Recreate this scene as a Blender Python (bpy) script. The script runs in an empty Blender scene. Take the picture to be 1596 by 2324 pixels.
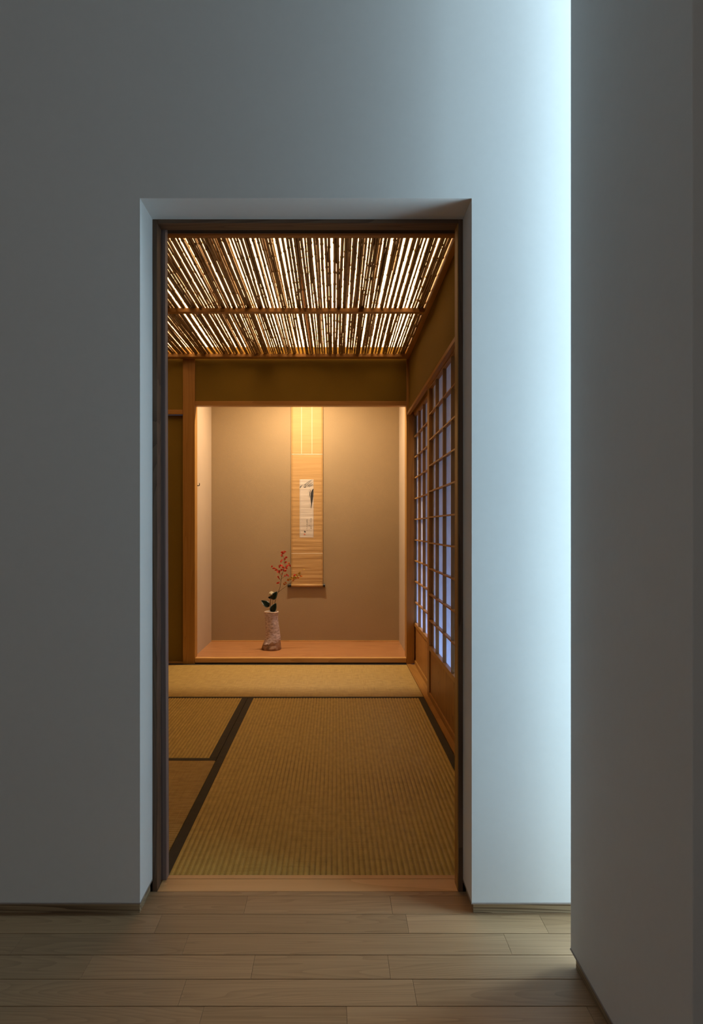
import bpy, bmesh, math, random
from mathutils import Vector, noise
random.seed(7)
S = bpy.context.scene
C = S.collection
H = 0.922                      # eye height; z values below are given from the floor

# ------------------------------------------------------------------ camera
cam = bpy.data.cameras.new('camera'); co = bpy.data.objects.new('camera', cam); C.objects.link(co)
co.location = (0, 0, H); co.rotation_euler = (math.radians(90), 0, 0)
cam.sensor_fit = 'HORIZONTAL'; cam.sensor_width = 36; cam.lens = 36 * 1565 / 1596
cam.shift_x = (798 - 760) / 1596; cam.shift_y = 36 / 1596; cam.clip_start = 0.02
S.camera = co
vs = S.view_settings
vs.view_transform = 'Standard'; vs.look = 'None'; vs.gamma = 1; vs.exposure = 0; vs.use_curve_mapping = False
# ------------------------------------------------------------------ world + lights
W = bpy.data.worlds.new('world'); S.world = W; W.use_nodes = True
W.node_tree.nodes['Background'].inputs[0].default_value = (0.45, 0.62, 1, 1)
W.node_tree.nodes['Background'].inputs[1].default_value = 0.3

def area(name, loc, rot, sx, sy, power, col, spread=180):
    l = bpy.data.lights.new(name, 'AREA'); l.shape = 'RECTANGLE'; l.size = sx; l.size_y = sy
    l.energy = power; l.color = col; l.spread = math.radians(spread)
    o = bpy.data.objects.new(name, l); C.objects.link(o); o.location = loc; o.rotation_euler = [math.radians(a) for a in rot]
    return o
R90 = 90
# daylight in the slot behind the partition (tall side window and high window)
area('daylight_side_window', (1.12, 1.53, 1.52), (0, 90, 0), 2.8, 0.85, 41, (0.56, 0.83, 1.0))
area('daylight_high_window', (1.10, 1.45, 2.6), (0, 75, 0), 0.7, 0.8, 4.0, (0.80, 0.93, 1.0))
area('slot_floor_boost', (1.10, 1.80, 1.25), (0, 90, 25), 2.2, 0.30, 17, (0.66, 0.86, 1.0))  # extra lamp added to brighten the floor and left reveal through the slot
# weak neutral fill lamp added behind the camera for the hall's ambient light
area('hall_ambient_fill', (-0.9, -1.75, 1.6), (90, 0, 0), 2.6, 1.6, 4.9, (1.0, 0.985, 0.97))
# daylight outside the shoji (garden side, low under the eave)
area('daylight_garden', (1.02, 3.75, -0.05), (0, 125, 0), 0.45, 2.8, 62, (0.25, 0.45, 1.0))
# alcove lamp hidden above the lintel
area('alcove_lamp', (-0.235, 4.90, 2.12), (-14, 0, 0), 0.30, 0.05, 29.5, (1.0, 0.78, 0.53))
EMIT = (7.0, 4.1, 1.85)

# ------------------------------------------------------------------ materials
def mat(name):
    m = bpy.data.materials.new(name); m.use_nodes = True
    nt = m.node_tree; b = nt.nodes['Principled BSDF']
    return m, nt, b
def N(nt, t, **kw):
    n = nt.nodes.new(t)
    for k, v in kw.items():
        if k in n.inputs: n.inputs[k].default_value = v
        else: setattr(n, k, v)
    return n
def L(nt, a, b): nt.links.new(a, b)
def ramp(nt, fac, stops):
    r = nt.nodes.new('ShaderNodeValToRGB'); e = r.color_ramp.elements
    while len(e) > 1: e.remove(e[0])
    e[0].position, e[0].color = stops[0][0], (*stops[0][1], 1)
    for p, c in stops[1:]:
        x = e.new(p); x.color = (*c, 1)
    L(nt, fac, r.inputs[0]); return r.outputs[0]
def bump(nt, b, h, strength, dist=0.002):
    n = N(nt, 'ShaderNodeBump', Strength=strength, Distance=dist); L(nt, h, n.inputs['Height']); L(nt, n.outputs[0], b.inputs['Normal'])
def plain(name, col, rough=0.6, metal=0.0, spec=0.5):
    m, nt, b = mat(name)
    tc = N(nt, 'ShaderNodeTexCoord'); no = N(nt, 'ShaderNodeTexNoise', Scale=30.0, Detail=4.0); L(nt, tc.outputs['Object'], no.inputs[0])
    c = ramp(nt, no.outputs[0], [(0.3, tuple(x * .88 for x in col)), (0.7, tuple(min(1, x * 1.1) for x in col))])
    L(nt, c, b.inputs['Base Color']); b.inputs['Roughness'].default_value = rough; b.inputs['Metallic'].default_value = metal
    b.inputs['Specular IOR Level'].default_value = spec
    return m
def plaster(name, col, bs=0.25, scale=180, rough=0.9, var=.06):
    m, nt, b = mat(name)
    tc = N(nt, 'ShaderNodeTexCoord')
    n1 = N(nt, 'ShaderNodeTexNoise', Scale=2.2, Detail=3.0); n2 = N(nt, 'ShaderNodeTexNoise', Scale=float(scale), Detail=5.0)
    L(nt, tc.outputs['Object'], n1.inputs[0]); L(nt, tc.outputs['Object'], n2.inputs[0])
    mx = N(nt, 'ShaderNodeMath', operation='ADD'); L(nt, n1.outputs[0], mx.inputs[0])
    m2 = N(nt, 'ShaderNodeMath', operation='MULTIPLY'); m2.inputs[1].default_value = .5; L(nt, n2.outputs[0], m2.inputs[0]); L(nt, m2.outputs[0], mx.inputs[1])
    c = ramp(nt, mx.outputs[0], [(.5, tuple(x * (1 - var) for x in col)), (1.0, tuple(min(1, x * (1 + var)) for x in col))])
    L(nt, c, b.inputs['Base Color']); b.inputs['Roughness'].default_value = rough; b.inputs['Specular IOR Level'].default_value = .2
    bump(nt, b, n2.outputs[0], bs, .001)
    return m
def wood(name, light, dark, axis='Z', rough=0.42, rings=22, off=(0.11, 0.07, 0.05), dist=3.0, island=False, spec=.4, tint=0.0, contrast=(.25, .8)):
    """growth rings round the grain axis, stretched along it"""
    m, nt, b = mat(name)
    tc = N(nt, 'ShaderNodeTexCoord'); src = tc.outputs['Object']
    if island:
        g = N(nt, 'ShaderNodeNewGeometry')
        sc = N(nt, 'ShaderNodeVectorMath', operation='MULTIPLY'); cx = N(nt, 'ShaderNodeCombineXYZ')
        for i in range(3): L(nt, g.outputs['Random Per Island'], cx.inputs[i])
        L(nt, cx.outputs[0], sc.inputs[0]); sc.inputs[1].default_value = (7.3, .9, .35)
        ad = N(nt, 'ShaderNodeVectorMath', operation='ADD'); L(nt, src, ad.inputs[0]); L(nt, sc.outputs[0], ad.inputs[1]); src = ad.outputs[0]
    s = {'X': (.16, 1, 1), 'Y': (1, .16, 1), 'Z': (1, 1, .16)}[axis]
    mp = N(nt, 'ShaderNodeMapping'); mp.inputs['Scale'].default_value = s; mp.inputs['Location'].default_value = off
    mp.inputs['Rotation'].default_value = (.03, .05, .04)
    L(nt, src, mp.inputs[0])
    wv = N(nt, 'ShaderNodeTexWave', wave_type='RINGS', rings_direction=axis, wave_profile='SAW' if rings > 20 else 'SIN')
    wv.inputs['Scale'].default_value = rings; wv.inputs['Distortion'].default_value = dist; wv.inputs['Detail'].default_value = 2.5; wv.inputs['Detail Scale'].default_value = .35
    L(nt, mp.outputs[0], wv.inputs[0])
    s2 = {'X': (3, 160, 160), 'Y': (160, 3, 160), 'Z': (160, 160, 3)}[axis]
    mp2 = N(nt, 'ShaderNodeMapping'); mp2.inputs['Scale'].default_value = s2; L(nt, src, mp2.inputs[0])
    fn = N(nt, 'ShaderNodeTexNoise', Scale=1.0, Detail=3.0); L(nt, mp2.outputs[0], fn.inputs[0])
    a = N(nt, 'ShaderNodeMath', operation='MULTIPLY_ADD'); L(nt, fn.outputs[0], a.inputs[0]); a.inputs[1].default_value = .5; 
    h = N(nt, 'ShaderNodeMath', operation='MULTIPLY'); h.inputs[1].default_value = .5; L(nt, wv.outputs['Fac'], h.inputs[0]); L(nt, h.outputs[0], a.inputs[2])
    c = ramp(nt, a.outputs[0], [(contrast[0], light), (contrast[1], dark)])
    if island:
        hs = N(nt, 'ShaderNodeHueSaturation'); L(nt, c, hs.inputs['Color'])
        mr = N(nt, 'ShaderNodeMapRange'); L(nt, g.outputs['Random Per Island'], mr.inputs[0]); mr.inputs[3].default_value = 1 - tint; mr.inputs[4].default_value = 1 + tint
        L(nt, mr.outputs[0], hs.inputs['Value']); c = hs.outputs[0]
    L(nt, c, b.inputs['Base Color']); b.inputs['Roughness'].default_value = rough; b.inputs['Specular IOR Level'].default_value = spec
    bump(nt, b, a.outputs[0], .12, .001)
    return m

def grain(name, light, dark, axis='X', along=.9, across=9.0, lines=30, rough=.45, island=False, tint=0.0, seed=0.0, soft=.55, spec=.4):
    """arched (cathedral) grain: contour lines of a noise field drawn out along the grain"""
    m, nt, b = mat(name); tc = N(nt, 'ShaderNodeTexCoord'); src = tc.outputs['Object']
    ad = N(nt, 'ShaderNodeVectorMath', operation='ADD'); L(nt, src, ad.inputs[0]); ad.inputs[1].default_value = (seed, seed * .7, seed * .4)
    if island:
        g = N(nt, 'ShaderNodeNewGeometry'); cx = N(nt, 'ShaderNodeCombineXYZ')
        for i in range(3):
            q = N(nt, 'ShaderNodeMath', operation='MULTIPLY'); L(nt, g.outputs['Random Per Island'], q.inputs[0]); q.inputs[1].default_value = (31.3, 17.7, 9.1)[i]; L(nt, q.outputs[0], cx.inputs[i])
        L(nt, cx.outputs[0], ad.inputs[1])
    k = {'X': (along, across, across), 'Y': (across, along, across), 'Z': (across, across, along)}[axis]
    mp = N(nt, 'ShaderNodeMapping'); mp.inputs['Scale'].default_value = k; L(nt, ad.outputs[0], mp.inputs[0])
    n0 = N(nt, 'ShaderNodeTexNoise', Scale=1.0, Detail=1.2, Roughness=.35); L(nt, mp.outputs[0], n0.inputs[0])
    q = N(nt, 'ShaderNodeMath', operation='MULTIPLY'); q.inputs[1].default_value = float(lines); L(nt, n0.outputs[0], q.inputs[0])
    fr = N(nt, 'ShaderNodeMath', operation='FRACT'); L(nt, q.outputs[0], fr.inputs[0])
    pw = N(nt, 'ShaderNodeMath', operation='POWER'); L(nt, fr.outputs[0], pw.inputs[0]); pw.inputs[1].default_value = 2.2
    k2 = {'X': (5, 260, 260), 'Y': (260, 5, 260), 'Z': (260, 260, 5)}[axis]
    mp2 = N(nt, 'ShaderNodeMapping'); mp2.inputs['Scale'].default_value = k2; L(nt, ad.outputs[0], mp2.inputs[0])
    fn = N(nt, 'ShaderNodeTexNoise', Scale=1.0, Detail=3.0); L(nt, mp2.outputs[0], fn.inputs[0])
    a = N(nt, 'ShaderNodeMath', operation='MULTIPLY'); L(nt, pw.outputs[0], a.inputs[0]); a.inputs[1].default_value = soft
    a2 = N(nt, 'ShaderNodeMath', operation='MULTIPLY_ADD'); L(nt, fn.outputs[0], a2.inputs[0]); a2.inputs[1].default_value = .6; L(nt, a.outputs[0], a2.inputs[2])
    c = ramp(nt, a2.outputs[0], [(.2, light), (.85, dark)])
    if island:
        hs = N(nt, 'ShaderNodeHueSaturation'); L(nt, c, hs.inputs['Color'])
        mr = N(nt, 'ShaderNodeMapRange'); L(nt, g.outputs['Random Per Island'], mr.inputs[0]); mr.inputs[3].default_value = 1 - tint; mr.inputs[4].default_value = 1 + tint
        L(nt, mr.outputs[0], hs.inputs['Value']); c = hs.outputs[0]
    L(nt, c, b.inputs['Base Color']); b.inputs['Roughness'].default_value = rough; b.inputs['Specular IOR Level'].default_value = spec
    bump(nt, b, a2.outputs[0], .1, .001)
    return m

M = {}
M['hall'] = plaster('hall_white_plaster', (.78, .78, .765), .12, 60, .85, .02)
M['olive'] = plaster('olive_earth_plaster', (.215, .14, .022), .5, 260)
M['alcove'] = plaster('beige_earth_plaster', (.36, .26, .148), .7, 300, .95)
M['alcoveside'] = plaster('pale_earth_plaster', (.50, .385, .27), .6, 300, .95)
M['ceil'] = plaster('ceiling_white', (.75, .75, .74), .05, 60)
M['dark'] = plain('dark_void', (.03, .02, .012), .9)
hl, hd = (.42, .215, .05), (.33, .155, .032)
for ax in 'XYZ': M['hinoki' + ax] = grain('hinoki_' + ax, hl, hd, ax, .7, 14.0, 9, .42, seed=1.7, soft=.45)
M['pale'] = grain('pale_hinoki', (.66, .38, .13), (.54, .29, .09), 'X', .8, 9.0, 10, .4, seed=3.1)
M['board'] = grain('cedar_board_cathedral', (.42, .20, .045), (.25, .10, .018), 'Z', 1.6, 7.0, 22, .45, seed=.4, soft=.6)
M['tokofloor'] = grain('alcove_floor_board', (.52, .25, .10), (.42, .18, .065), 'X', .7, 6.0, 12, .30, seed=2.2, soft=.5)
M['cedarX'] = grain('brown_cedar_X', (.16, .093, .055), (.08, .042, .024), 'X', 1.2, 16.0, 16, .55, seed=.9)
M['cedarZ'] = grain('brown_cedar_Z', (.16, .093, .055), (.08, .042, .024), 'Z', 1.2, 16.0, 16, .55, seed=.9)
M['oak'] = grain('oak_planks', (.46, .29, .155), (.255, .145, .072), 'X', 1.0, 13.0, 24, .42, True, .15, soft=.24)
M['sill'] = grain('threshold_hinoki', (.84, .50, .22), (.72, .40, .165), 'X', .8, 8.0, 8, .45, seed=1.1)
M['base'] = grain('baseboard_cedar', (.50, .37, .22), (.20, .13, .07), 'X', .6, 40.0, 14, .6, seed=.6, soft=.8)
M['baseY'] = grain('baseboard_cedar_deep', (.50, .37, .22), (.20, .13, .07), 'Y', .6, 40.0, 14, .6, seed=.6, soft=.8)
M['ink'] = plain('ink', (.03, .028, .028), .9)
M['ink2'] = plain('ink_wash', (.27, .25, .225), .9)
M['ink3'] = plain('ink_pale_wash', (.45, .41, .36), .9)
M['seal'] = plain('seal_red', (.62, .20, .13), .9)
M['black'] = plain('black_lacquer', (.012, .012, .012), .25)
M['iron'] = plain('dark_iron', (.012, .01, .009), .9, 0, .1)
M['white'] = plaster('white_board', (.8, .8, .78), .05, 40)
M['leafdark'] = plain('camellia_leaf', (.012, .03, .018), .28)
M['petal'] = plain('camellia_petal', (.80, .72, .50), .5)
M['redleaf'] = plain('red_leaf', (.72, .05, .022), .5)
M['orangeleaf'] = plain('orange_leaf', (.75, .26, .03), .5)
M['yellowleaf'] = plain('yellow_leaf', (.66, .46, .05), .5)
M['twig'] = plain('twig_bark', (.22, .15, .08), .7)

def tatami_mat(name, axis):
    m, nt, b = mat(name)
    tc = N(nt, 'ShaderNodeTexCoord')
    # rush stalks run across the ribs
    sc = (6, 420, 1) if axis == 'Y' else (420, 6, 1)
    mp = N(nt, 'ShaderNodeMapping'); mp.inputs['Scale'].default_value = sc; L(nt, tc.outputs['Object'], mp.inputs[0])
    n1 = N(nt, 'ShaderNodeTexNoise', Scale=1.0, Detail=2.0); L(nt, mp.outputs[0], n1.inputs[0])
    sc2 = (40, 14, 1) if axis == 'Y' else (14, 40, 1)
    mp2 = N(nt, 'ShaderNodeMapping'); mp2.inputs['Scale'].default_value = sc2; L(nt, tc.outputs['Object'], mp2.inputs[0])
    n2 = N(nt, 'ShaderNodeTexNoise', Scale=1.6, Detail=2.0, Roughness=.4); L(nt, mp2.outputs[0], n2.inputs[0])
    a = N(nt, 'ShaderNodeMath', operation='ADD'); L(nt, n1.outputs[0], a.inputs[0]); L(nt, n2.outputs[0], a.inputs[1])
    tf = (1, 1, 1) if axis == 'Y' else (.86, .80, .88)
    c = ramp(nt, a.outputs[0], [(p, tuple(q * w for q, w in zip(cc, tf))) for p, cc in ((.38, (.46, .325, .078)), (.5, (.55, .395, .10)), (.66, (.62, .455, .125)))])
    a.inputs[1].default_value = 0
    hm = N(nt, 'ShaderNodeMath', operation='MULTIPLY'); hm.inputs[1].default_value = .5; L(nt, a.outputs[0], hm.inputs[0])
    for l in list(nt.links):
        if l.to_node.type == 'VALTORGB': nt.links.remove(l)
    r = [n for n in nt.nodes if n.type == 'VALTORGB'][0]; L(nt, hm.outputs[0], r.inputs[0])
    # colour gets darker towards the valleys between the ribs
    at = N(nt, 'ShaderNodeAttribute', attribute_name='rib_valley'); mx = N(nt, 'ShaderNodeMix', data_type='RGBA', blend_type='MULTIPLY')
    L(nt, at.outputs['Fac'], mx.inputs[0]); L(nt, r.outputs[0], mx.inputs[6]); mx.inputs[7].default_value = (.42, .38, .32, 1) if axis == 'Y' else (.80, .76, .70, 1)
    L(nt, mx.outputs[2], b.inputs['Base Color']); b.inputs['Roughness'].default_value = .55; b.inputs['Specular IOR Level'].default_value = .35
    bump(nt, b, n1.outputs[0], .5, .0012)
    return m
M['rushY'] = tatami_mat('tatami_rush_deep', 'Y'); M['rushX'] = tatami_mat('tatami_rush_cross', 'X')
M['heri'] = plain('tatami_border_cloth', (.048, .040, .022), .85)

def bamboo():
    m, nt, b = mat('bamboo_cane_skin')
    tc = N(nt, 'ShaderNodeTexCoord'); oi = N(nt, 'ShaderNodeObjectInfo')
    mp = N(nt, 'ShaderNodeMapping'); mp.inputs['Scale'].default_value = (60, 4, 60); L(nt, tc.outputs['Object'], mp.inputs[0])
    n1 = N(nt, 'ShaderNodeTexNoise', Scale=1.0, Detail=4.0); L(nt, mp.outputs[0], n1.inputs[0])
    a = N(nt, 'ShaderNodeMath', operation='MULTIPLY_ADD'); L(nt, oi.outputs['Random'], a.inputs[0]); a.inputs[1].default_value = .45
    L(nt, n1.outputs[0], a.inputs[2])
    c = ramp(nt, a.outputs[0], [(.35, (.09, .05, .022)), (.6, (.24, .15, .06)), (.95, (.36, .24, .09))])
    L(nt, c, b.inputs['Base Color']); b.inputs['Roughness'].default_value = .35
    return m
M['bamboo'] = bamboo()

def paper():
    m, nt, b = mat('shoji_paper')
    out = nt.nodes['Material Output']
    tc = N(nt, 'ShaderNodeTexCoord'); n1 = N(nt, 'ShaderNodeTexNoise', Scale=35.0, Detail=6.0); L(nt, tc.outputs['Object'], n1.inputs[0])
    c = ramp(nt, n1.outputs[0], [(.3, (.74, .72, .70)), (.7, (.82, .81, .80))])
    d = N(nt, 'ShaderNodeBsdfDiffuse'); t = N(nt, 'ShaderNodeBsdfTranslucent'); L(nt, c, d.inputs[0]); L(nt, c, t.inputs[0])
    mx = N(nt, 'ShaderNodeMixShader'); mx.inputs[0].default_value = .5; L(nt, d.outputs[0], mx.inputs[1]); L(nt, t.outputs[0], mx.inputs[2])
    L(nt, mx.outputs[0], out.inputs[0]); nt.nodes.remove(b)
    return m
M['paper'] = paper()

def silk(name, col):
    m, nt, b = mat(name)
    tc = N(nt, 'ShaderNodeTexCoord'); mp = N(nt, 'ShaderNodeMapping'); mp.inputs['Scale'].default_value = (4, 4, 60); L(nt, tc.outputs['Object'], mp.inputs[0])
    n1 = N(nt, 'ShaderNodeTexNoise', Scale=1.0, Detail=5.0); L(nt, mp.outputs[0], n1.inputs[0])
    c = ramp(nt, n1.outputs[0], [(.3, tuple(x * .94 for x in col)), (.7, tuple(min(1, x * 1.04) for x in col))])
    L(nt, c, b.inputs['Base Color']); b.inputs['Roughness'].default_value = .6; bump(nt, b, n1.outputs[0], .2, .001)
    return m
M['silk'] = silk('gold_silk', (.50, .30, .115)); M['silkpale'] = silk('pale_silk', (.70, .58, .40)); M['sheet'] = silk('aged_paper', (.62, .54, .46))

def glaze():
    m, nt, b = mat('stoneware_glaze')
    tc = N(nt, 'ShaderNodeTexCoord'); sx = N(nt, 'ShaderNodeSeparateXYZ'); L(nt, tc.outputs['Object'], sx.inputs[0])
    n1 = N(nt, 'ShaderNodeTexNoise', Scale=14.0, Detail=5.0); L(nt, tc.outputs['Object'], n1.inputs[0])
    n2 = N(nt, 'ShaderNodeTexNoise', Scale=130.0, Detail=3.0); mv = N(nt, 'ShaderNodeMapping'); mv.inputs['Scale'].default_value = (.35, .35, 1.1); L(nt, tc.outputs['Object'], mv.inputs[0]); L(nt, mv.outputs[0], n2.inputs[0])
    # glaze ends in a wandering line near the foot
    a = N(nt, 'ShaderNodeMath', operation='MULTIPLY_ADD'); L(nt, n1.outputs[0], a.inputs[0]); a.inputs[1].default_value = -.16; L(nt, sx.outputs['Z'], a.inputs[2])
    k = N(nt, 'ShaderNodeMapRange'); L(nt, a.outputs[0], k.inputs[0]); k.inputs[1].default_value = -.030; k.inputs[2].default_value = -.022
    up = ramp(nt, n2.outputs[0], [(.30, (.27, .20, .16)), (.5, (.47, .38, .38)), (.72, (.68, .59, .60))])
    lo = ramp(nt, n1.outputs[0], [(.4, (.13, .07, .035)), (.55, (.28, .16, .09)), (.7, (.38, .26, .2))])
    mx = N(nt, 'ShaderNodeMix', data_type='RGBA'); L(nt, k.outputs[0], mx.inputs[0]); L(nt, lo, mx.inputs[6]); L(nt, up, mx.inputs[7])
    L(nt, mx.outputs[2], b.inputs['Base Color']); b.inputs['Roughness'].default_value = .45; bump(nt, b, n2.outputs[0], .6, .003)
    return m
M['glaze'] = glaze(); M['rim'] = plain('rim_glaze', (.68, .56, .44), .35)

def emitter(name, col):
    m = bpy.data.materials.new(name); m.use_nodes = True; nt = m.node_tree; nt.nodes.remove(nt.nodes['Principled BSDF'])
    tc = N(nt, 'ShaderNodeTexCoord'); n1 = N(nt, 'ShaderNodeTexNoise', Scale=2.0); L(nt, tc.outputs['Object'], n1.inputs[0])
    c = ramp(nt, n1.outputs[0], [(.3, tuple(x / 4 * .92 for x in col)), (.7, tuple(x / 4 for x in col))])
    e = N(nt, 'ShaderNodeEmission', Strength=4.0); L(nt, c, e.inputs[0]); L(nt, e.outputs[0], nt.nodes['Material Output'].inputs[0])
    return m
M['lamp'] = emitter('luminous_panel', EMIT)

# ------------------------------------------------------------------ mesh helpers
def box(bm, x0, x1, y0, y1, z0, z1, bev=0.0):
    vs_ = [bm.verts.new(p) for p in ((x0,y0,z0),(x1,y0,z0),(x1,y1,z0),(x0,y1,z0),(x0,y0,z1),(x1,y0,z1),(x1,y1,z1),(x0,y1,z1))]
    fs = [bm.faces.new([vs_[i] for i in q]) for q in ((0,3,2,1),(4,5,6,7),(0,1,5,4),(1,2,6,5),(2,3,7,6),(3,0,4,7))]
    if bev:
        es = list({e for f in fs for e in f.edges})
        bmesh.ops.bevel(bm, geom=es, offset=bev, segments=2, affect='EDGES', profile=.6)
def B(*a, **k):
    bm = bmesh.new(); box(bm, *a, **k); return bm
def Bs(lst, bev=0.0):
    bm = bmesh.new()
    for l in lst: box(bm, *l, bev=bev)
    return bm
def tube(bm, pts, rads, seg=8, cap=True):
    rings = []
    for i, p in enumerate(pts):
        p = Vector(p); a = Vector(pts[max(i-1, 0)]); b = Vector(pts[min(i+1, len(pts)-1)])
        t = (b - a).normalized(); u = t.cross(Vector((0, 0, 1)))
        if u.length < .1: u = t.cross(Vector((0, 1, 0)))
        u.normalize(); v = t.cross(u)
        r = rads[i] if isinstance(rads, (list, tuple)) else rads
        rings.append([bm.verts.new(p + u * math.cos(2*math.pi*k/seg) * r + v * math.sin(2*math.pi*k/seg) * r) for k in range(seg)])
    for a, b in zip(rings, rings[1:]):
        for k in range(seg): bm.faces.new((a[k], a[(k+1) % seg], b[(k+1) % seg], b[k]))
    if cap: bm.faces.new(rings[0][::-1]); bm.faces.new(rings[-1])
def root_of(p):
    o = Vector((0, 0, 0))
    while p: o += p.location; p = p.parent
    return o
def obj(name, bm, m, parent=None, smooth=False, keep=False, label=None):
    """links ONE mesh object; geometry is given in world coordinates (keep=True: already local)"""
    bmesh.ops.recalc_face_normals(bm, faces=bm.faces)
    me = bpy.data.meshes.new(name); o = bpy.data.objects.new(name, me); C.objects.link(o)
    if parent:
        if not keep: bmesh.ops.translate(bm, verts=bm.verts, vec=-root_of(parent))
        o.parent = parent
    elif not keep:
        xs = [v.co for v in bm.verts]
        c = Vector(((min(v.x for v in xs) + max(v.x for v in xs)) / 2, (min(v.y for v in xs) + max(v.y for v in xs)) / 2, min(v.z for v in xs)))
        bmesh.ops.translate(bm, verts=bm.verts, vec=-c); o.location = c
    if smooth:
        for f in bm.faces: f.smooth = True
    bm.to_mesh(me); bm.free(); me.materials.append(m)
    if label: o['label'] = label
    return o
def struct(name, bm, m, label=None):
    o = obj(name, bm, m); o['kind'] = 'structure'
    if label: o['label'] = label
    return o
def thing(name, label, cat, loc, group=None):
    o = bpy.data.objects.new(name, None); o.empty_display_size = .05; C.objects.link(o); o.location = loc
    o['label'] = label; o['category'] = cat
    if group: o['group'] = group
    return o
def tag(o, label, cat, group=None):
    o['label'] = label; o['category'] = cat
    if group: o['group'] = group
    return o
def z(v): return v + H

# ------------------------------------------------------------------ hall: floor
rows = [1.7276, 1.6457, 1.5677, 1.4888, 1.4090, 1.3290]
while rows[-1] > -2: rows.append(rows[-1] - .0797)
joints = {0: [-.2178, .138], 1: [-.4115, .169, .487], 2: [-.7026, -.3308, .3835], 3: [-.521, -.172, .114], 4: [-.303, .159, .62], 5: [-.2517, .0228, .485]}
bm = bmesh.new(); rnd = random.Random(3)
ledge = -3.0; redge = 1.2
for i in range(len(rows) - 1):
    js = list(joints.get(i, []))
    if not js:
        x = -2.6 + rnd.random() * .4
        js = []
        while x < redge - .1: js.append(x); x += rnd.uniform(.3, .6)
    else:
        x = js[0] - rnd.uniform(.35, .5)
        while x > ledge: js.insert(0, x); x -= rnd.uniform(.3, .6)
        x = js[-1] + rnd.uniform(.35, .5)
        while x < redge - .1: js.append(x); x += rnd.uniform(.3, .6)
    e = [ledge] + js + [redge]
    for a, b in zip(e, e[1:]):
        box(bm, a + .0002, b - .0002, rows[i+1] + .0009, rows[i] - .0009, -.012, 0, bev=.0005)
struct('floor', bm, M['oak'])
struct('floor', B(.851, 1.2, 1.731, 2.05, -.05, -.001), M['dark'])
struct('floor', B(-3.05, 1.2, -2.15, 1.66, -.05, -.0125), M['dark'])
# ------------------------------------------------------------------ hall: walls
LIP = .032
F0 = 1.637; FX0, FX1, FZ = -.4625, .3253, z(.7825)    # plaster opening
struct('wall_back', Bs([(-3, FX0, F0, 1.79, LIP, 3.0), (FX1, .80, F0, 1.79, LIP, 3.0), (FX0, FX1, F0, 1.79, FZ, 3.0)]), M['hall'])
PX = .4995
struct('wall_right', B(PX, PX + .05, .962, 1.46, LIP, 3.0, bev=.0015), M['hall'])
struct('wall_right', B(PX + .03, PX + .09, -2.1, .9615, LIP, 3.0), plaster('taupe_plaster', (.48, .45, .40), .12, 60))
struct('wall_left', B(-3.06, -3.0, -2.1, 1.79, 0, 3.0), M['hall'])
struct('wall_rear', B(-3.06, .62, -2.2, -2.1, 0, 3.0), M['hall'])
struct('ceiling', B(-3.06, 1.2, -2.2, 2.05, 3.0, 3.06), M['ceil'])
# the side slot: return wall and tall window behind the partition
struct('wall_slot', Bs([(PX + .05, 1.2, .60, .65, 0, 3.0), (1.14, 1.2, .651, 2.05, 0, .10), (1.14, 1.2, .651, 2.05, 2.94, 3.0), (.80, 1.2, 2.0, 2.05, .101, 2.939), (.80, .85, 1.871, 1.999, 0, 3.0)]), M['hall'])
struct('window_1', Bs([(1.13, 1.139, .66, .69, .10, 2.94), (1.13, 1.139, 1.96, 1.99, .10, 2.94), (1.13, 1.139, .69, 1.96, .10, .13), (1.13, 1.139, .69, 1.96, 2.91, 2.94)]), M['hinokiZ'])
# baseboards (set back under the plaster edge)
def base(name, *bx, m='base'):
    o = struct(name, B(*bx), M[m]); return o
base('baseboard_back', -3, FX0 - .0045, 1.651, 1.70, 0, LIP)
base('baseboard_back', FX1 + .0065, .79, 1.651, 1.70, 0, LIP)
base('baseboard_door_left', FX0 - .03, FX0 - .005, 1.7001, 1.747, 0, LIP, m='baseY')
base('baseboard_door_right', FX1 + .007, FX1 + .03, 1.7001, 1.747, 0, LIP, m='baseY')
base('baseboard_right', PX + .006, PX + .045, -2.0, 1.4445, 0, LIP, m='baseY')
# thin plaster stop bead along the bottom edge of the plaster
bead = plain('plaster_stop_bead', (.36, .31, .28), .6)
struct('trim_1', Bs([(-3, FX0 + .001, F0 - .001, F0 + .014, LIP - .003, LIP + .0005), (FX1 - .001, .80, F0 - .001, F0 + .014, LIP - .003, LIP + .0005),
                     (FX0 - .01, FX0 + .001, F0 + .0145, 1.747, LIP - .003, LIP + .0005), (FX1 - .001, FX1 + .012, F0 + .0145, 1.747, LIP - .003, LIP + .0005)]), bead)
struct('trim_1', B(PX - .001, PX + .006, -2.0, 1.461, LIP - .003, LIP + .0005), bead)

# ------------------------------------------------------------------ doorway
D0, D1 = 1.748, 1.790
df = bpy.data.objects.new('door_1', None); C.objects.link(df); df.location = (-.065, D0, 0); df['kind'] = 'structure'
IX0, IX1, IZ = -.4505, .3140, z(.7725)
obj('jamb', B(FX0, IX0, D0, D1, 0.0, FZ, bev=.0012), M['cedarZ'], df)
obj('jamb', B(IX1, FX1, D0, D1, 0.0, FZ, bev=.0012), M['cedarZ'], df)
obj('jamb_glow', B(IX1 - .0025, IX1 - .0001, D0 + .001, D1, .0015, IZ, bev=.0005), M['hinokiZ'], df)  # thin orange sheet added; room glow on this jamb put into its colour
obj('head', B(IX0, IX1, D0, D1, IZ, FZ, bev=.0012), M['cedarX'], df)
obj('threshold', B(IX0 + .0005, IX1 - .0005, D0, 1.808, -.02, .0012, bev=.0006), M['sill'], df)
struct('trim_2', B(-.5, .36, 1.7280, D0 - .0004, -.02, 0, bev=.0004), M['oak'])
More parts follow.
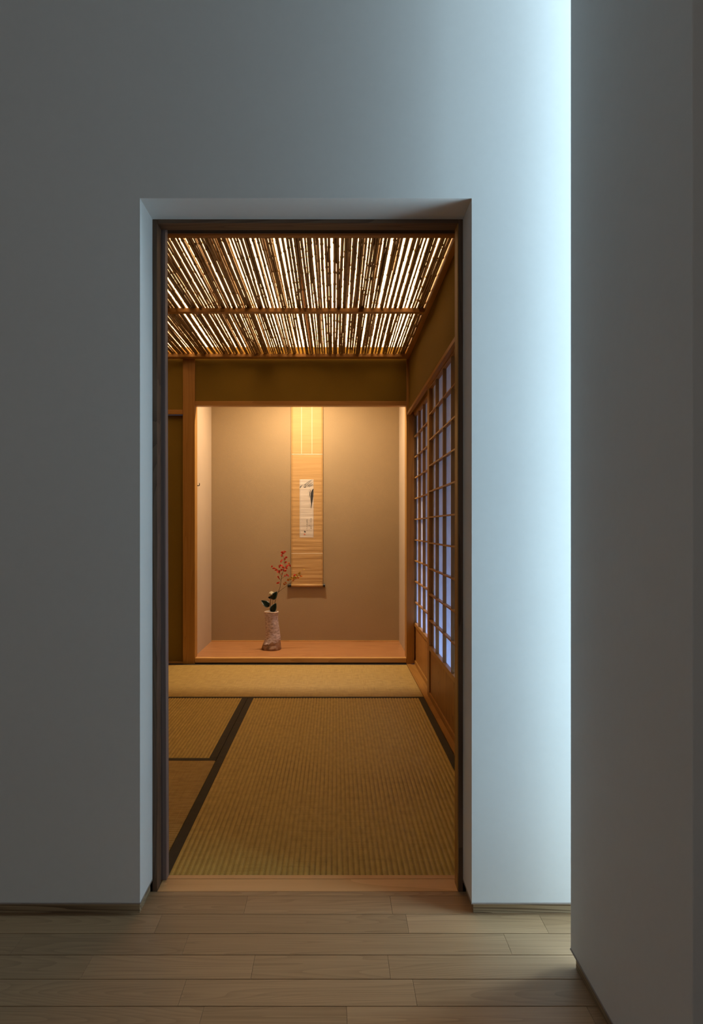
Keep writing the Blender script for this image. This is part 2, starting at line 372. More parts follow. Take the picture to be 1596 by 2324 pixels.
struct('trim_3', B(-.46, .33, 1.8105, 1.8285, -.02, .0015, bev=.0006), M['sill'])
struct('floor', B(-.6, .45, 1.70, 1.835, -.05, -.0205), M['dark'])
# tea room side of the doorway wall, pocket behind it
struct('wall_entry', Bs([(-1.66, -.458, 1.840, 1.870, 0, z(1.6)), (.329, .80, 1.7905, 1.87, 0, z(1.6)), (.50, .56, 1.8705, 1.90, 0, z(1.6)), (-.458, .329, 1.80, 1.865, z(.799), z(1.6))]), M['olive'])
struct('trim_4', B(-.458, .329, 1.7905, 1.866, z(.796), z(.7988)), M['dark'])  # dark lintel underside, the black of its unlit groove put into the colour
# sliding door leaf, pushed into the pocket on the left
sd = thing('sliding_door', 'dark wooden sliding door slid into the wall pocket at the left of the doorway, only its edge showing', 'door', (-.87, 1.815, 0.002))
bm = bmesh.new(); box(bm, -1.30, -.4395, 1.800, 1.828, .002, z(.79), bev=.0012)
for v in bm.verts:
    if v.co.x > -1 and v.co.z > 1: v.co.x -= .0035
M['leafedge'] = wood('door_leaf_edge', (.30, .22, .20), (.20, .14, .13), 'Z', .5, 30, (.05, .1, .03), 2)
obj('door_leaf', bm, M['leafedge'], sd)

# ------------------------------------------------------------------ tea room shell
TX = .501; TD = 4.67; CZ = z(1.143)
struct('floor', Bs([(-1.60, .60, 1.8705, 5.5, -.08, -.0305)]), M['dark'])
struct('wall_left', B(-1.66, -1.60, 1.871, 5.5, 0, z(1.6)), M['olive'])
struct('wall_right', Bs([(TX, TX + .07, 1.901, TD - .0005, z(.783), z(1.6)), (TX + .03, TX + .07, 1.901, 2.74, 0, z(.7829))]), M['olive'])  # lower block: unseen wall added to stop light leaking in
# wall above alcove lintel + left of the alcove post
struct('wall_back', Bs([(-.948, .486, TD + .012, TD + .05, z(.8595), z(1.6)), (-1.60, -1.0295, TD + .012, TD + .05, z(.80), z(1.6))]), M['olive'])
struct('wall_back', B(-1.60, -1.0295, TD + .035, TD + .07, .012, z(.7695)), M['olive'])
struct('ceiling', B(-1.66, .57, 1.80, 5.5, z(1.6), z(1.65)), M['white'])
# posts, lintel, rails
struct('trim_5', B(-1.0293, -.948, TD, TD + .085, 0, z(1.60), bev=.002), M['hinokiZ'])
struct('trim_6', B(.486, .526, TD, TD + .11, 0, z(1.60), bev=.0015), M['hinokiZ'])
struct('trim_7', B(-.9478, .4858, TD + .002, TD + .055, z(.828), z(.859), bev=.0012), M['hinokiX'])
struct('trim_8', B(-1.60, -1.0297, TD - .004, TD + .034, z(.770), z(.800), bev=.0015), M['hinokiX'])
struct('trim_9', B(-1.60, -1.0297, TD + .012, TD + .034, 0, .012, bev=.001), M['hinokiX'])
struct('trim_leak_filler', B(.5262, .5385, TD + .001, TD + .1095, .002, z(.80)), M['hinokiZ'])  # filler added to block outside light leaking between post and shoji
# upper rail and lower track of the shoji
struct('trim_10', Bs([(.491, TX - .0003, 1.901, TD - .0005, z(.764), z(.7825)), (TX + .0003, .512, 1.901, TD - .0005, z(.764), z(.7825)), (.5345, .5385, 1.901, TD - .0005, z(.764), z(.7825)), (.5615, .60, 1.901, TD - .0005, z(.764), z(.7825))]), M['hinokiY'])
struct('trim_11', Bs([(.4865, .5125, 1.872, TD - .001, -.03, .001), (.5125, .5365, 1.872, TD - .001, -.03, -.0005), (.5365, .5385, 1.872, TD - .001, -.03, .001),
                      (.5385, .5625, 1.872, TD - .001, -.03, -.0005), (.5625, .62, 1.872, TD - .001, -.03, .001)]), M['hinokiY'])
# ------------------------------------------------------------------ alcove (tokonoma)
AZ = z(-.883)
struct('wall_alcove_back', B(-1.0, .55, 5.377, 5.42, AZ - .03, z(1.6)), M['alcove'])
struct('wall_alcove_left', B(-1.0, -.962, TD + .0855, 5.3765, AZ - .03, z(1.6)), M['alcoveside'])
struct('wall_alcove_right', B(.502, .54, TD + .1105, 5.3765, AZ - .03, z(1.6)), M['alcoveside'])
pl = thing('alcove_platform', 'raised orange wooden alcove floor under the vase and hanging scroll', 'platform', (-.231, TD + .35, 0))
obj('floorboard', B(-.9615, .5015, TD + .0505, 5.3765, AZ - .03, AZ - .0006), M['tokofloor'], pl)
obj('front_rail', B(-.9475, .4855, TD + .002, TD + .05, .008, AZ, bev=.0022), M['pale'], pl, label='squared front rail of pale wood')  # wood lightened so the lamp-lit top edge reads bright
obj('back_rail', B(-.9615, .5015, 5.368, 5.3768, AZ - .0005, AZ + .006, bev=.001), M['pale'], pl)
struct('trim_12', B(-.9475, .4855, TD + .006, TD + .05, 0, .0075), M['dark'])

# ------------------------------------------------------------------ tatami
def ribbed(x0, x1, y0, y1, axis, pitch=.0149, dep=.0026):
    """mat top with half-round ribs running along `axis`, plus sides"""
    bm = bmesh.new(); wl = bm.verts.layers.float.new('rib_valley')
    a0, a1 = (x0, x1) if axis == 'Y' else (y0, y1)
    n = int(round((a1 - a0) / pitch)); prof = []
    for i in range(n):
        for k in range(5):
            t = k / 5; prof.append((a0 + (a1 - a0) * (i + t) / n, -dep * (1 - math.sin(math.pi * t) ** .55)))
    prof.append((a1, -dep))
    b0, b1 = (y0, y1) if axis == 'Y' else (x0, x1)
    m_ = 24
    grid = []
    for j in range(m_ + 1):
        b = b0 + (b1 - b0) * j / m_; row = []
        for a, h in prof:
            p = (a, b, h) if axis == 'Y' else (b, a, h)
            w = noise.noise(Vector((p[0] * 3, p[1] * 3, 0))) * .0006
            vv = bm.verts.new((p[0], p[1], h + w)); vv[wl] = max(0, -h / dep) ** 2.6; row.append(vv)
        grid.append(row)
    for r0, r1 in zip(grid, grid[1:]):
        for i in range(len(prof) - 1): bm.faces.new((r0[i], r0[i+1], r1[i+1], r1[i]))
    for f in bm.faces: f.smooth = True
    box(bm, x0, x1, y0, y1, -.030, -.0022)
    return bm
def tatami(label, x0, x1, y0, y1, axis, hw=.027, heri=(1, 1)):
    t = thing('tatami_mat', label, 'tatami mat', ((x0 + x1) / 2, (y0 + y1) / 2, -.030), 'tatami mats on the tea room floor')
    g = .0012; x0 += g; x1 -= g; y0 += g; y1 -= g
    if axis == 'Y':
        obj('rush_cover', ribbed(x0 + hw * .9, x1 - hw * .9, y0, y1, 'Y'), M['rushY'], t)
        if heri[0]: obj('border_cloth', B(x0, x0 + hw, y0, y1, -.030, .0008, bev=.0006), M['heri'], t)
        if heri[1]: obj('border_cloth', B(x1 - hw, x1, y0, y1, -.030, .0008, bev=.0006), M['heri'], t)
    else:
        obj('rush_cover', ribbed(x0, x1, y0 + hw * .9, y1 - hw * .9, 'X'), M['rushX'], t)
        obj('border_cloth', B(x0, x1, y0, y0 + hw, -.030, .0008, bev=.0006), M['heri'], t)
        obj('border_cloth', B(x0, x1, y1 - hw, y1, -.030, .0008, bev=.0006), M['heri'], t)
    return t
tatami('large tatami mat just inside the doorway, ribs running towards the alcove', -.4718, .4855, 1.829, 3.738, 'Y', .030)
tatami('tatami mat lying crosswise right in front of the alcove', -1.595, .4855, 3.738, 4.667, 'X', .024)
tatami('short tatami mat at left, ribs running towards the alcove', -1.595, -.4718, 2.762, 3.738, 'Y', .030)
tatami('tatami mat at lower left, lying crosswise with fine level ribs', -1.595, -.4718, 1.872, 2.762, 'X', .028)

# ------------------------------------------------------------------ shoji
def shoji(label, X, y0, y1):
    t = thing('shoji_screen', label, 'sliding screen', (X + .011, (y0 + y1) / 2, 0.0), 'shoji screens on the right side of the tea room')
    T = .022; st = .070; bot = .0005; top = z(.776)
    zl = z(-.6415); zt = z(.757)
    obj('stile', B(X, X + T, y0, y0 + st, bot, top, bev=.0012), M['hinokiZ'], t)
    obj('stile', B(X, X + T, y1 - st, y1, bot, top, bev=.0012), M['hinokiZ'], t)
    a, b = y0 + st + .0002, y1 - st - .0002
    obj('top_rail', B(X + .0005, X + T - .0005, a, b, zt, top, bev=.001), M['hinokiY'], t)
    obj('middle_rail', B(X + .0005, X + T - .0005, a, b, zl - .024, zl, bev=.001), M['hinokiY'], t)
    obj('bottom_rail', B(X + .0005, X + T - .0005, a, b, bot, .026, bev=.001), M['hinokiY'], t)
    obj('lower_panel', B(X + .008, X + .015, a - .0, b, .0262, zl - .0242), M['board'], t, label='brown board with arched wood grain')
    n = 4
    for i in range(1, n):
        y = a + (b - a) * i / n
        obj('lattice_bar', B(X + .001, X + .0185, y - .0035, y + .0035, zl + .0001, zt - .0001), M['hinokiZ'], t)
    for k in range(1, 10):
        zz = zl + (zt - zl) * k / 10
        obj('lattice_bar', B(X + .0006, X + .0175, a, b, zz - .0035, zz + .0035), M['hinokiY'], t)
    obj('paper', B(X + .0192, X + .0196, a - .005, b + .005, zl - .005, zt + .005), M['paper'], t)
    return t
shoji('near shoji screen beside the large tatami mat, overlapping the other one', .5130, 2.745, 3.822)
shoji('far shoji screen next to the alcove post, partly behind the other one', .5390, 3.695, 4.768)
# eave and low garden wall outside (kept simple, seen only through paper)
struct('trim_13', B(.62, 1.6, 1.8, 5.2, z(.86), z(.90)), M['hinokiY'])
struct('wall_garden', B(2.3, 2.36, 1.0, 6.2, -.4, 2.2), M['white'])
struct('floor', B(.63, 2.3, 1.0, 6.2, -.42, -.38), M['white'])

# ------------------------------------------------------------------ bamboo ceiling
bc = thing('bamboo_ceiling', 'backlit ceiling of bamboo canes laid over wooden beams above the tatami', 'ceiling', (-.55, 3.65, CZ))
BT = CZ + .022
obj('cross_beam', B(-1.598, .4755, 3.651, 3.686, CZ, BT, bev=.0012), M['hinokiX'], bc)
obj('cross_beam', B(-1.598, .4755, 4.608, 4.6695, CZ, BT, bev=.0012), M['hinokiX'], bc)
obj('cross_beam', B(-1.598, .4755, 2.692, 2.722, CZ, BT, bev=.0012), M['hinokiX'], bc)
obj('cross_beam', B(-1.598, .4755, 2.645, 2.687, CZ, BT, bev=.0012), M['hinokiX'], bc)
obj('side_beam', B(.4757, .5007, 1.902, 4.6695, CZ, BT + .03, bev=.002), M['hinokiY'], bc)
obj('side_beam', B(-1.5995, -1.5983, 1.902, 4.6695, CZ, BT + .03), M['hinokiY'], bc)
obj('batten', B(-.170, -.152, 2.65, 4.66, BT + .0185, BT + .034), M['hinokiY'], bc)
rc = random.Random(11)
def cane(bm, x, r, zc, ya, yb):
    y = ya; pts = []; rad = []
    ph = rc.random() * 6; amp = rc.uniform(.0006, .0030); kx = rc.uniform(-.0035, .0035)
    nodes = []; q = ya + rc.uniform(.02, .2)
    while q < yb: nodes.append(q); q += rc.uniform(.13, .26)
    ys = {ya, yb}
    for i in range(int((yb - ya) / .07)): ys.add(ya + .07 * i)
    for nq in nodes: ys |= {nq - .006, nq, nq + .006}
    kink = {nq: rc.uniform(-.0022, .0022) for nq in nodes}
    tap = rc.choice((-1, 1)) * rc.uniform(.05, .22)
    for yy in sorted(v for v in ys if ya <= v <= yb):
        t = (yy - ya) / (yb - ya)
        near = min([abs(yy - nq) for nq in nodes] + [1])
        dx = amp * math.sin(ph + yy * 3.1) + kx * (t - .5) + sum(k for nq, k in kink.items() if nq < yy) * .5
        rr = r * (1 + tap * (t - .5)) * (1.32 if near < .001 else 1.0)
        pts.append((x + dx, yy, zc)); rad.append(rr)
    tube(bm, pts, rad, 8)
x = .4752; cnt = 0; rest = bmesh.new()
while x > -1.585:
    r = rc.choice((.0048, .0055, .0062, .0068)) * rc.uniform(.92, 1.1)
    gap = rc.choice((.0, .0, .0006, .0014, .0024, .0036)) if rc.random() < .93 else .0055
    x -= r
    layer = .0 if rc.random() < .9 else .010
    tgt = bmesh.new() if cnt < 100 else rest
    cane(tgt, x, r, BT + .0065 + layer + rc.uniform(0, .001), 1.92 if cnt >= 0 else 2.6, 4.655)
    if cnt < 100: obj('bamboo_cane', tgt, M['bamboo'], bc, smooth=True)
    x -= r + gap - (.006 if layer else 0); cnt += 1
o = obj('bamboo_canes', rest, M['bamboo'], bc, smooth=True); o['kind'] = 'stuff'
lp = tag(obj('light_panel', B(-1.585, .472, 2.60, 4.66, z(1.222), z(1.232)), M['lamp']), 'warm luminous panel shining through the gaps of the bamboo ceiling', 'lamp')

# ------------------------------------------------------------------ hanging scroll
SX0, SX1, SY = -.3390, -.0925, 5.3645
def wav(x_, zz):
    k = max(0, min(1, (z(.75) - zz) / 1.15))
    w = noise.noise(Vector((x_ * 3.0, 0, zz * 46))) * .0019 + noise.noise(Vector((x_ * 9, 3, zz * 95))) * .0007
    return w * (.15 + .95 * k)
def sheet(x0, x1, z0, z1, y, th=.0003, nx=14, dz=.002):
    bm = bmesh.new(); nz = max(2, int((z1 - z0) / dz)); F_, K_ = [], []
    for j in range(nz + 1):
        zz = z0 + (z1 - z0) * j / nz; xs = [x0 + (x1 - x0) * i / nx for i in range(nx + 1)]
        F_.append([bm.verts.new((a, y + wav(a, zz), zz)) for a in xs]); K_.append([bm.verts.new((a, y + th + wav(a, zz), zz)) for a in xs])
    for a, b, c, d in zip(F_, F_[1:], K_, K_[1:]):
        for i in range(nx):
            bm.faces.new((a[i], a[i+1], b[i+1], b[i])); bm.faces.new((d[i], d[i+1], c[i+1], c[i]))
        bm.faces.new((a[0], b[0], d[0], c[0])); bm.faces.new((b[-1], a[-1], c[-1], d[-1]))
    for i in range(nx):
        bm.faces.new((F_[0][i+1], F_[0][i], K_[0][i], K_[0][i+1])); bm.faces.new((F_[-1][i], F_[-1][i+1], K_[-1][i+1], K_[-1][i]))
    return bm
sc = thing('hanging_scroll', 'gold silk hanging scroll with a narrow ink painting on the alcove wall', 'hanging scroll', (-.2157, SY, z(-.445)))
zb = z(-.438)
obj('silk_mount', sheet(SX0, SX1, zb, z(1.18), SY), M['silk'], sc, smooth=True)
obj('hanging_rod', Bs([(SX0 - .004, SX1 + .004, SY - .006, SY + .006, z(1.18), z(1.195))]), M['hinokiX'], sc)
zj = z(.5724)      # seam at the top section
obj('seam_band', sheet(SX0, SX1, zj - .003, zj + .003, SY - .0003), M['silkpale'], sc, smooth=True)
zq = z(-.199)
obj('seam_band', sheet(SX0, SX1, zq - .002, zq + .002, SY - .0003), M['silkpale'], sc, smooth=True)
for xc in (-.2585, -.1775):
    obj('pendant_strip', sheet(xc - .0023, xc + .0023, zj + .003, z(1.178), SY - .0004, nx=2), M['silkpale'], sc, smooth=True)
for xe in (SX0 + .0016, SX1 - .0016):
    obj('edge_strip', sheet(xe - .0015, xe + .0015, zb, z(1.178), SY - .0003, nx=2), M['silk'], sc, smooth=True)
px0, px1, pz0, pz1 = -.2743, -.1645, z(-.0755), z(.3766)
pt = obj('painting', sheet(px0, px1, pz0, pz1, SY - .0004, nx=10), M['sheet'], sc, smooth=True, label='narrow pale sheet with ink landscape and small writing')
def U(u, v): return (px0 + (px1 - px0) * u, pz1 + (pz0 - pz1) * v)      # u right, v down
def stroke(bm, pts, ws):
    q, w2 = [], []
    for (a, b, wa, wb) in zip(pts, pts[1:], ws, ws[1:]):
        n_ = max(1, int(math.hypot(b[0] - a[0], (b[1] - a[1]) * 4.1) / .03))
        for k in range(n_):
            t = k / n_; q.append((a[0] + (b[0] - a[0]) * t, a[1] + (b[1] - a[1]) * t)); w2.append(wa + (wb - wa) * t)
    pts, ws = q + [pts[-1]], w2 + [ws[-1]]
    P = [U(*p) for p in pts]; le = []
    for i, (a, b) in enumerate(P):
        A = P[max(i-1, 0)]; Bp = P[min(i+1, len(P)-1)]
        t = Vector((Bp[0] - A[0], Bp[1] - A[1])).normalized(); n_ = Vector((-t.y, t.x)) * ws[i] * .5 * (px1 - px0)
        y = SY - .0008 + wav(a, b)
        le.append((bm.verts.new((a + n_.x, y, b + n_.y)), bm.verts.new((a - n_.x, y, b - n_.y))))
    for q, r_ in zip(le, le[1:]): bm.faces.new((q[0], q[1], r_[1], r_[0]))
def strokes(name, lst, m):
    if name in ('writing', 'seal'):
        bm = bmesh.new()
        for pts, ws in lst: stroke(bm, pts, ws)
        obj(name, bm, M[m], pt)
    else:
        for pts, ws in lst:
            bm = bmesh.new(); stroke(bm, pts, ws); obj(name, bm, M[m], pt)
# mountains: grey ridges rising to the right, dark foot
strokes('ink_wash', [
    ([(.03, .128), (.12, .115), (.22, .092)], [.05, .07, .03]), ([(.30, .10), (.45, .075), (.62, .045), (.80, .018), (.93, .004)], [.05, .07, .07, .05, .02]),
    ([(.38, .122), (.5, .10), (.66, .066), (.84, .035)], [.03, .08, .06, .02]), ([(.55, .125), (.68, .098), (.82, .068), (.95, .045)], [.04, .10, .07, .02]),
    ([(.66, .128), (.8, .106), (.96, .078)], [.05, .09, .04]), ([(.80, .118), (.9, .108), (.99, .104)], [.02, .03, .02])], 'ink2')
strokes('ink_pale_wash', [([(.25, .118), (.4, .118), (.6, .128)], [.07, .09, .05]), ([(.45, .094), (.6, .062), (.78, .03)], [.05, .05, .02]),
    ([(.78, .155), (.68, .185), (.63, .22)], [.015, .03, .015]), ([(.72, .41), (.71, .45), (.71, .49)], [.03, .03, .01]),
    ([(.62, .20), (.6, .27), (.6, .33)], [.01, .018, .006])], 'ink3')
strokes('ink_stroke', [
    ([(.02, .143), (.07, .134), (.13, .124)], [.03, .05, .02]), ([(.28, .132), (.38, .135), (.5, .126)], [.02, .07, .02]),
    ([(.37, .105), (.41, .094), (.45, .082)], [.03, .05, .02]), ([(.56, .12), (.66, .098)], [.03, .02]),
    ([(.78, .18), (.74, .22), (.72, .27), (.70, .32)], [.02, .05, .05, .01]),
    ([(.99, .16), (.93, .19), (.89, .24), (.87, .30), (.86, .36), (.85, .42), (.83, .47), (.82, .50)], [.02, .12, .20, .21, .14, .07, .05, .02])], 'ink')
# three short columns of tiny brush writing, one larger character and the red seal
def column(u, v0, v1, n_, seed, s=1.0):
    rr = random.Random(seed); out = []; v = v0
    while v < v1:
        h = rr.uniform(.010, .022) * s; w = .015 * s
        for k in range(rr.choice((1, 2, 2, 3))):
            a = rr.uniform(-.9, .9) if k else rr.uniform(1.0, 2.1); c_, d_ = math.cos(a) * .038 * s, math.sin(a) * h * .6
            o_ = rr.uniform(-.012, .012); q = v + rr.uniform(-.3, .3) * h
            out.append(([(u + o_ - c_, q - d_), (u + o_ + rr.uniform(-.01, .01), q + rr.uniform(-.002, .002)), (u + o_ + c_, q + d_)], [w * rr.uniform(.7, 1.2), w * .8, w * .3]))
        v += h * rr.uniform(1.1, 1.7)
    return out
strokes('writing', column(.82, .668, .87, 9, 1) + column(.68, .72, .87, 6, 2, .6) + column(.54, .69, .90, 8, 3) +
        [([(.33, .887), (.38, .897), (.44, .918)], [.07, .06, .02]), ([(.44, .888), (.38, .905), (.33, .918)], [.02, .03, .02])], 'ink')
strokes('seal', [([(.30, .945), (.42, .945)], [.085, .085])], 'seal')
def cyl(x0, x1, y, zz, r, seg=20):
    bm = bmesh.new(); tube(bm, [(x0, y, zz), (x1, y, zz)], r, seg); return bm
RY, RZ = SY - .0035, z(-.448)
obj('roller', cyl(SX0, SX1, RY, RZ, .0105), M['silk'], sc, smooth=True, label='silk wrapped roller')
for a, b in ((-.3665, SX0 - .0002), (SX1 + .0002, -.0745)):
    obj('roller_knob', cyl(a, b, RY, RZ, .0128), M['black'], sc, label='black roller knob')

# ------------------------------------------------------------------ flower vase
VX, VY = -.4615, 5.01; VZ = AZ
s = 5.01 / 1565 / 7.98
va = thing('flower_vase', 'tall rough stoneware vase with mauve grey glaze on the alcove floor', 'vase', (VX, VY, VZ))
prof = [(1975, 285, 612), (1960, 272, 620), (1930, 276, 620), (1900, 290, 617), (1860, 300, 617), (1830, 314, 615), (1790, 330, 614), (1760, 338, 612), (1700, 344, 606),
        (1650, 345, 600), (1600, 345, 592), (1550, 342, 586), (1500, 338, 580), (1450, 334, 574), (1400, 330, 569), (1350, 326, 569), (1325, 322, 572), (1305, 317, 574), (1292, 320, 571)]
def vz(cy): return VZ + (1965 - cy) * s + .0022 + (.0 if cy < 1970 else 0)
bm = bmesh.new(); SEG = 72; rings = []
P2 = []
for (a, b) in zip(prof, prof[1:]):
    for k in range(4):
        t = k / 4; P2.append(tuple(a[i] + (b[i] - a[i]) * t for i in range(3)))
P2.append(prof[-1])
def ring(cy, xl, xr, k=1.0, lump=1.0):
    zz = (1975 - cy) * s; cxm = ((xl + xr) / 2 - 445) * s; r = (xr - xl) / 2 * s * k; rg = []
    for i in range(SEG):
        a = 2 * math.pi * i / SEG; p = Vector((math.cos(a), math.sin(a), 0))
        low = max(0, min(1, (.085 - zz) / .06))
        n_ = noise.noise(Vector((p.x * 1.3, p.y * 1.3, zz * 16))) * .0022 + noise.noise(Vector((p.x * 3, p.y * 3, zz * 45 + 4))) * (.0008 + .0045 * low)
        n_ *= lump
        ay = .92
        rg.append(bm.verts.new((cxm + p.x * (r + n_), p.y * (r * ay + n_), zz)))
    return rg
rings = [ring(*p) for p in P2]
cy, xl, xr = prof[-1]
for dk, kk in ((-4, .97), (-3, .92), (3, .86), (30, .84), (120, .80), (300, .78)):
    rings.append(ring(cy + dk, xl, xr, kk, .4))
for i in range(len(P2) + 2, len(rings)): pass
for a, b in zip(rings, rings[1:]):
    for k in range(SEG): bm.faces.new((a[k], a[(k+1) % SEG], b[(k+1) % SEG], b[k]))
bm.faces.new(rings[0][::-1]); bm.faces.new(rings[-1])
obj('body', bm, M['glaze'], va, smooth=True, keep=True)
# rolled, slightly wavy rim
bm = bmesh.new(); pts = []
cxm = ((320 + 571) / 2 - 445) * s; rr_ = (571 - 320) / 2 * s * .965; zr = (1975 - 1294) * s
NR = 48; rg = []
for i in range(NR):
    a = 2 * math.pi * i / NR; zz = zr + .0016 * math.sin(a * 3 + 1) ; 
    c_ = Vector((cxm + math.cos(a) * rr_, math.sin(a) * rr_ * .92, zz)); n_ = Vector((math.cos(a), math.sin(a), 0)); q = []
    for k in range(8):
        b = 2 * math.pi * k / 8; q.append(bm.verts.new(c_ + n_ * math.cos(b) * .0042 + Vector((0, 0, 1)) * math.sin(b) * .0034))
    rg.append(q)
for i in range(NR):
    a, b = rg[i], rg[(i+1) % NR]
    for k in range(8): bm.faces.new((a[k], b[k], b[(k+1) % 8], a[(k+1) % 8]))
obj('rim', bm, M['rim'], va, smooth=True, keep=True, label='pale glazed rim')

# ------------------------------------------------------------------ flowers
def V(cx, cy, dy=0.0):        # metres from vase foot
    return Vector(((cx - 445) * s, dy, (1975 - cy) * s))
def leaf(bm, base_, tip, width, bend=.15, fold=.25, side=Vector((0, -1, 0))):
    d = tip - base_; ln = d.length; t = d.normalized(); n_ = (side - t * side.dot(t)).normalized(); w = t.cross(n_); n = 9; rows_ = []
    for i in range(n + 1):
        u = i / n; hw = width * .5 * (math.sin(math.pi * u ** .8) ** .8) * (1 - .25 * u) if 0 < i < n else .0002
        c_ = base_ + d * u + n_ * math.sin(math.pi * u) * ln * bend
        rows_.append([bm.verts.new(c_ + w * hw * k + n_ * abs(k) * hw * fold) for k in (-1, -.5, 0, .5, 1)])
    for a, b in zip(rows_, rows_[1:]):
        for k in range(4): bm.faces.new((a[k], a[k+1], b[k+1], b[k]))
    g = bmesh.ops.solidify(bm, geom=[f for f in bm.faces if any(v in f.verts for r in rows_ for v in r)], thickness=.0005)
cm = thing('camellia_sprig', 'camellia sprig with a cream bud and dark glossy leaves in the vase', 'flower', (VX, VY, VZ))
bm = bmesh.new()
tube(bm, [V(440, 1500), V(425, 1330), V(428, 1200), V(432, 1080), V(435, 1020)], [.0030, .0029, .0026, .0024, .0022], 7)
tube(bm, [V(440, 1500, .004), V(455, 1270, .0), V(468, 1130, -.003), V(475, 1060, -.004)], [.0026, .0023, .0020, .0018], 7)
obj('stem', bm, M['twig'], cm, smooth=True, keep=True)
for a, b, w, dy in (((412, 1200), (263, 1085), .050, -.004), ((448, 1295), (538, 1128), .054, -.010), ((452, 1070), (556, 922), .050, .0), ((440, 1040), (385, 1035), .020, .006)):
    bm = bmesh.new(); leaf(bm, V(*a, dy), V(*b, dy - .006), w, .10, .30, Vector((.15, -1, .25)))
    obj('leaf', bm, M['leafdark'], cm, smooth=True, keep=True)
# bud: overlapping cupped petals round an egg
for k in range(6):
    bm = bmesh.new(); c0 = V(440, 1010); ax = (V(458, 925) - V(440, 1010)); Lb = ax.length; axn = ax.normalized()
    u = axn.cross(Vector((0, 1, 0))).normalized(); v = axn.cross(u); a0 = k * math.pi / 3; g = []
    for i in range(8):
        t = i / 7; r = .0175 * math.sin(math.pi * (.08 + .84 * t)) ** .75 + (.0008 * (k % 2))
        row = []
        for j in range(7):
            aa = a0 + (j - 3) / 3 * .75
            row.append(bm.verts.new(c0 + axn * (Lb * t) + (u * math.cos(aa) + v * math.sin(aa)) * r * (1 + .06 * (j % 6 == 0))))
        g.append(row)
    for A_, B_ in zip(g, g[1:]):
        for j in range(6): bm.faces.new((A_[j], A_[j+1], B_[j+1], B_[j]))
    bmesh.ops.solidify(bm, geom=bm.faces[:], thickness=.0006)
    obj('petal', bm, M['petal'], cm, smooth=True, keep=True)
bm = bmesh.new(); bmesh.ops.create_icosphere(bm, subdivisions=2, radius=.0065)
bmesh.ops.translate(bm, verts=bm.verts, vec=V(436, 1022)); obj('calyx', bm, M['leafdark'], cm, smooth=True, keep=True)

br = thing('autumn_branch', 'thin branch with small red and yellow autumn leaves leaning out of the vase', 'branch', (VX, VY, VZ))
bm = bmesh.new()
main = [(450, 1500, .01), (480, 1250, .012), (520, 1080, .014), (565, 945, .014), (600, 860, .014), (620, 730, .012), (640, 620, .01), (665, 540, .01), (700, 480, .01), (682, 400, .012), (665, 300, .012), (655, 240, .012)]
tube(bm, [V(*p) for p in main], [.0026, .0025, .0024, .0023, .0021, .0019, .0017, .0015, .0014, .0013, .0011, .0008], 6)
side = [(565, 945, .014), (650, 880, .018), (760, 795, .024), (830, 740, .028), (900, 690, .03), (960, 610, .034), (1040, 535, .036)]
tube(bm, [V(*p) for p in side], [.0021, .0019, .0018, .0016, .0014, .0011, .0006], 6)
subs = [[(632, 660, .01), (600, 610, .006), (540, 560, .002), (490, 495, -.002), (465, 465, -.002)], [(625, 705, .012), (660, 670, .016), (725, 640, .02)],
        [(618, 740, .012), (600, 710, .01), (570, 670, .008)], [(700, 480, .01), (740, 455, .014), (775, 430, .018), (790, 450, .02)],
        [(665, 540, .01), (655, 500, .006), (620, 460, .004)], [(680, 380, .012), (700, 330, .014)], [(668, 300, .012), (625, 270, .01)],
        [(760, 795, .024), (700, 800, .02), (670, 790, .018)], [(608, 800, .014), (575, 780, .01)], [(690, 420, .012), (640, 375, .01)],
        [(880, 700, .03), (860, 640, .028)], [(930, 640, .03), (985, 650, .03)], [(430, 1180, -.004), (400, 1090, -.008), (330, 1060, -.010)]]
for sb in subs: tube(bm, [V(*p) for p in sb], [.0012] * len(sb), 5)
obj('twig', bm, M['twig'], br, smooth=True, keep=True)
rl = random.Random(5)
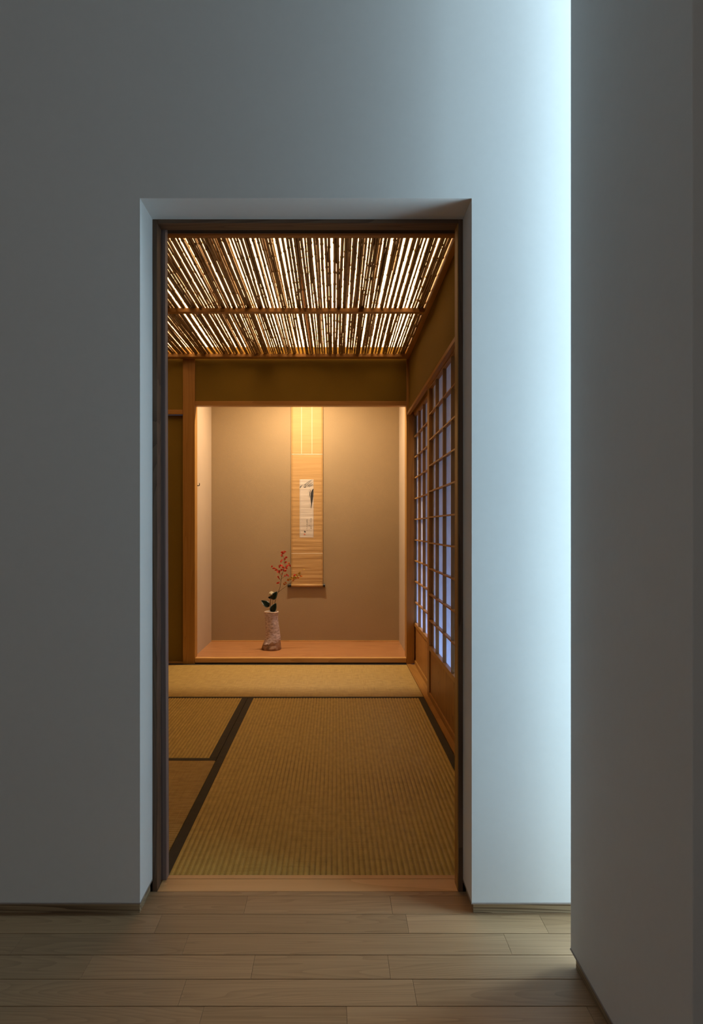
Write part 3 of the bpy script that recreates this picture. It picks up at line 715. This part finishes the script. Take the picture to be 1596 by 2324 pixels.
spots = [(640, 200, 'r', 3), (680, 215, 'r', 2), (655, 235, 'r', 2), (620, 275, 'r', 2), (700, 320, 'r', 3), (630, 372, 'r', 2), (700, 392, 'r', 3), (765, 405, 'o', 2), (735, 460, 'r', 3), (785, 455, 'r', 3),
         (620, 450, 'r', 3), (600, 465, 'r', 2), (655, 485, 'r', 4), (625, 535, 'r', 3), (720, 510, 'r', 2), (690, 545, 'r', 3), (470, 470, 'r', 2), (500, 500, 'r', 2), (530, 535, 'r', 4), (560, 560, 'r', 2), (595, 565, 'r', 3), (735, 630, 'r', 3), (650, 625, 'r', 1), (700, 655, 'r', 1),
         (570, 670, 'r', 2), (590, 700, 'r', 1), (575, 780, 'r', 2), (560, 765, 'r', 1), (670, 790, 'o', 3), (700, 770, 'o', 2), (740, 720, 'o', 2), (775, 705, 'y', 2), (810, 680, 'y', 4), (860, 630, 'r', 3), (850, 690, 'y', 4), (880, 670, 'y', 4), (905, 640, 'y', 3), (840, 730, 'o', 3), (950, 595, 'y', 3), (975, 650, 'o', 3), (910, 690, 'o', 2), (1035, 545, 'y', 1),
         (300, 1050, 'r', 4), (345, 1070, 'r', 3), (420, 1100, 'r', 4), (435, 1110, 'r', 3), (325, 1045, 'r', 2)]
allp = [V(*p) for ln_ in [main, side] + subs for p in ln_]
names = {'r': ('redleaf', 'red leaf'), 'o': ('orangeleaf', 'orange leaf'), 'y': ('yellowleaf', 'yellow leaf')}
nl = 0
for cx_, cy_, k, n_ in spots:
    for i in range(min(n_, 3)):
        c_ = V(cx_ + rl.uniform(-14, 14), cy_ + rl.uniform(-14, 14))
        near = min(allp, key=lambda q: (q.x - c_.x) ** 2 + (q.z - c_.z) ** 2); c_.y = near.y + rl.uniform(-.008, .004)
        dr = Vector((rl.uniform(-1, 1), rl.uniform(-.6, .3), rl.uniform(-.5, 1))).normalized()
        ln_ = rl.uniform(.015, .024); bm = bmesh.new()
        leaf(bm, c_ - dr * ln_ * .5, c_ + dr * ln_ * .5, ln_ * .55, .12, .3, Vector((rl.uniform(-.5, .5), -1, rl.uniform(-.5, .5))))
        nl += 1
        if nl <= 100: obj('leaf', bm, M[names[k][0]], br, smooth=True, keep=True, label=names[k][1])
        else: bm.free()

# ------------------------------------------------------------------ small iron hook on the alcove side
hk = thing('wall_hook', 'small black iron hook at the left side of the alcove, high above the floor', 'hook', (-.955, 4.775, z(.295)))
bm = bmesh.new(); tube(bm, [(-.9625, 4.775, z(.293)), (-.945, 4.775, z(.292)), (-.9385, 4.775, z(.2925)), (-.9372, 4.775, z(.297)), (-.9372, 4.775, z(.310))], [.0028, .0028, .0028, .0028, .0018], 8)
obj('hook_shank', bm, M['iron'], hk, smooth=True)
bm = bmesh.new(); tube(bm, [(-.9622, 4.775, z(.293)), (-.9595, 4.775, z(.293))], .0055, 14)
obj('hook_plate', bm, M['iron'], hk)
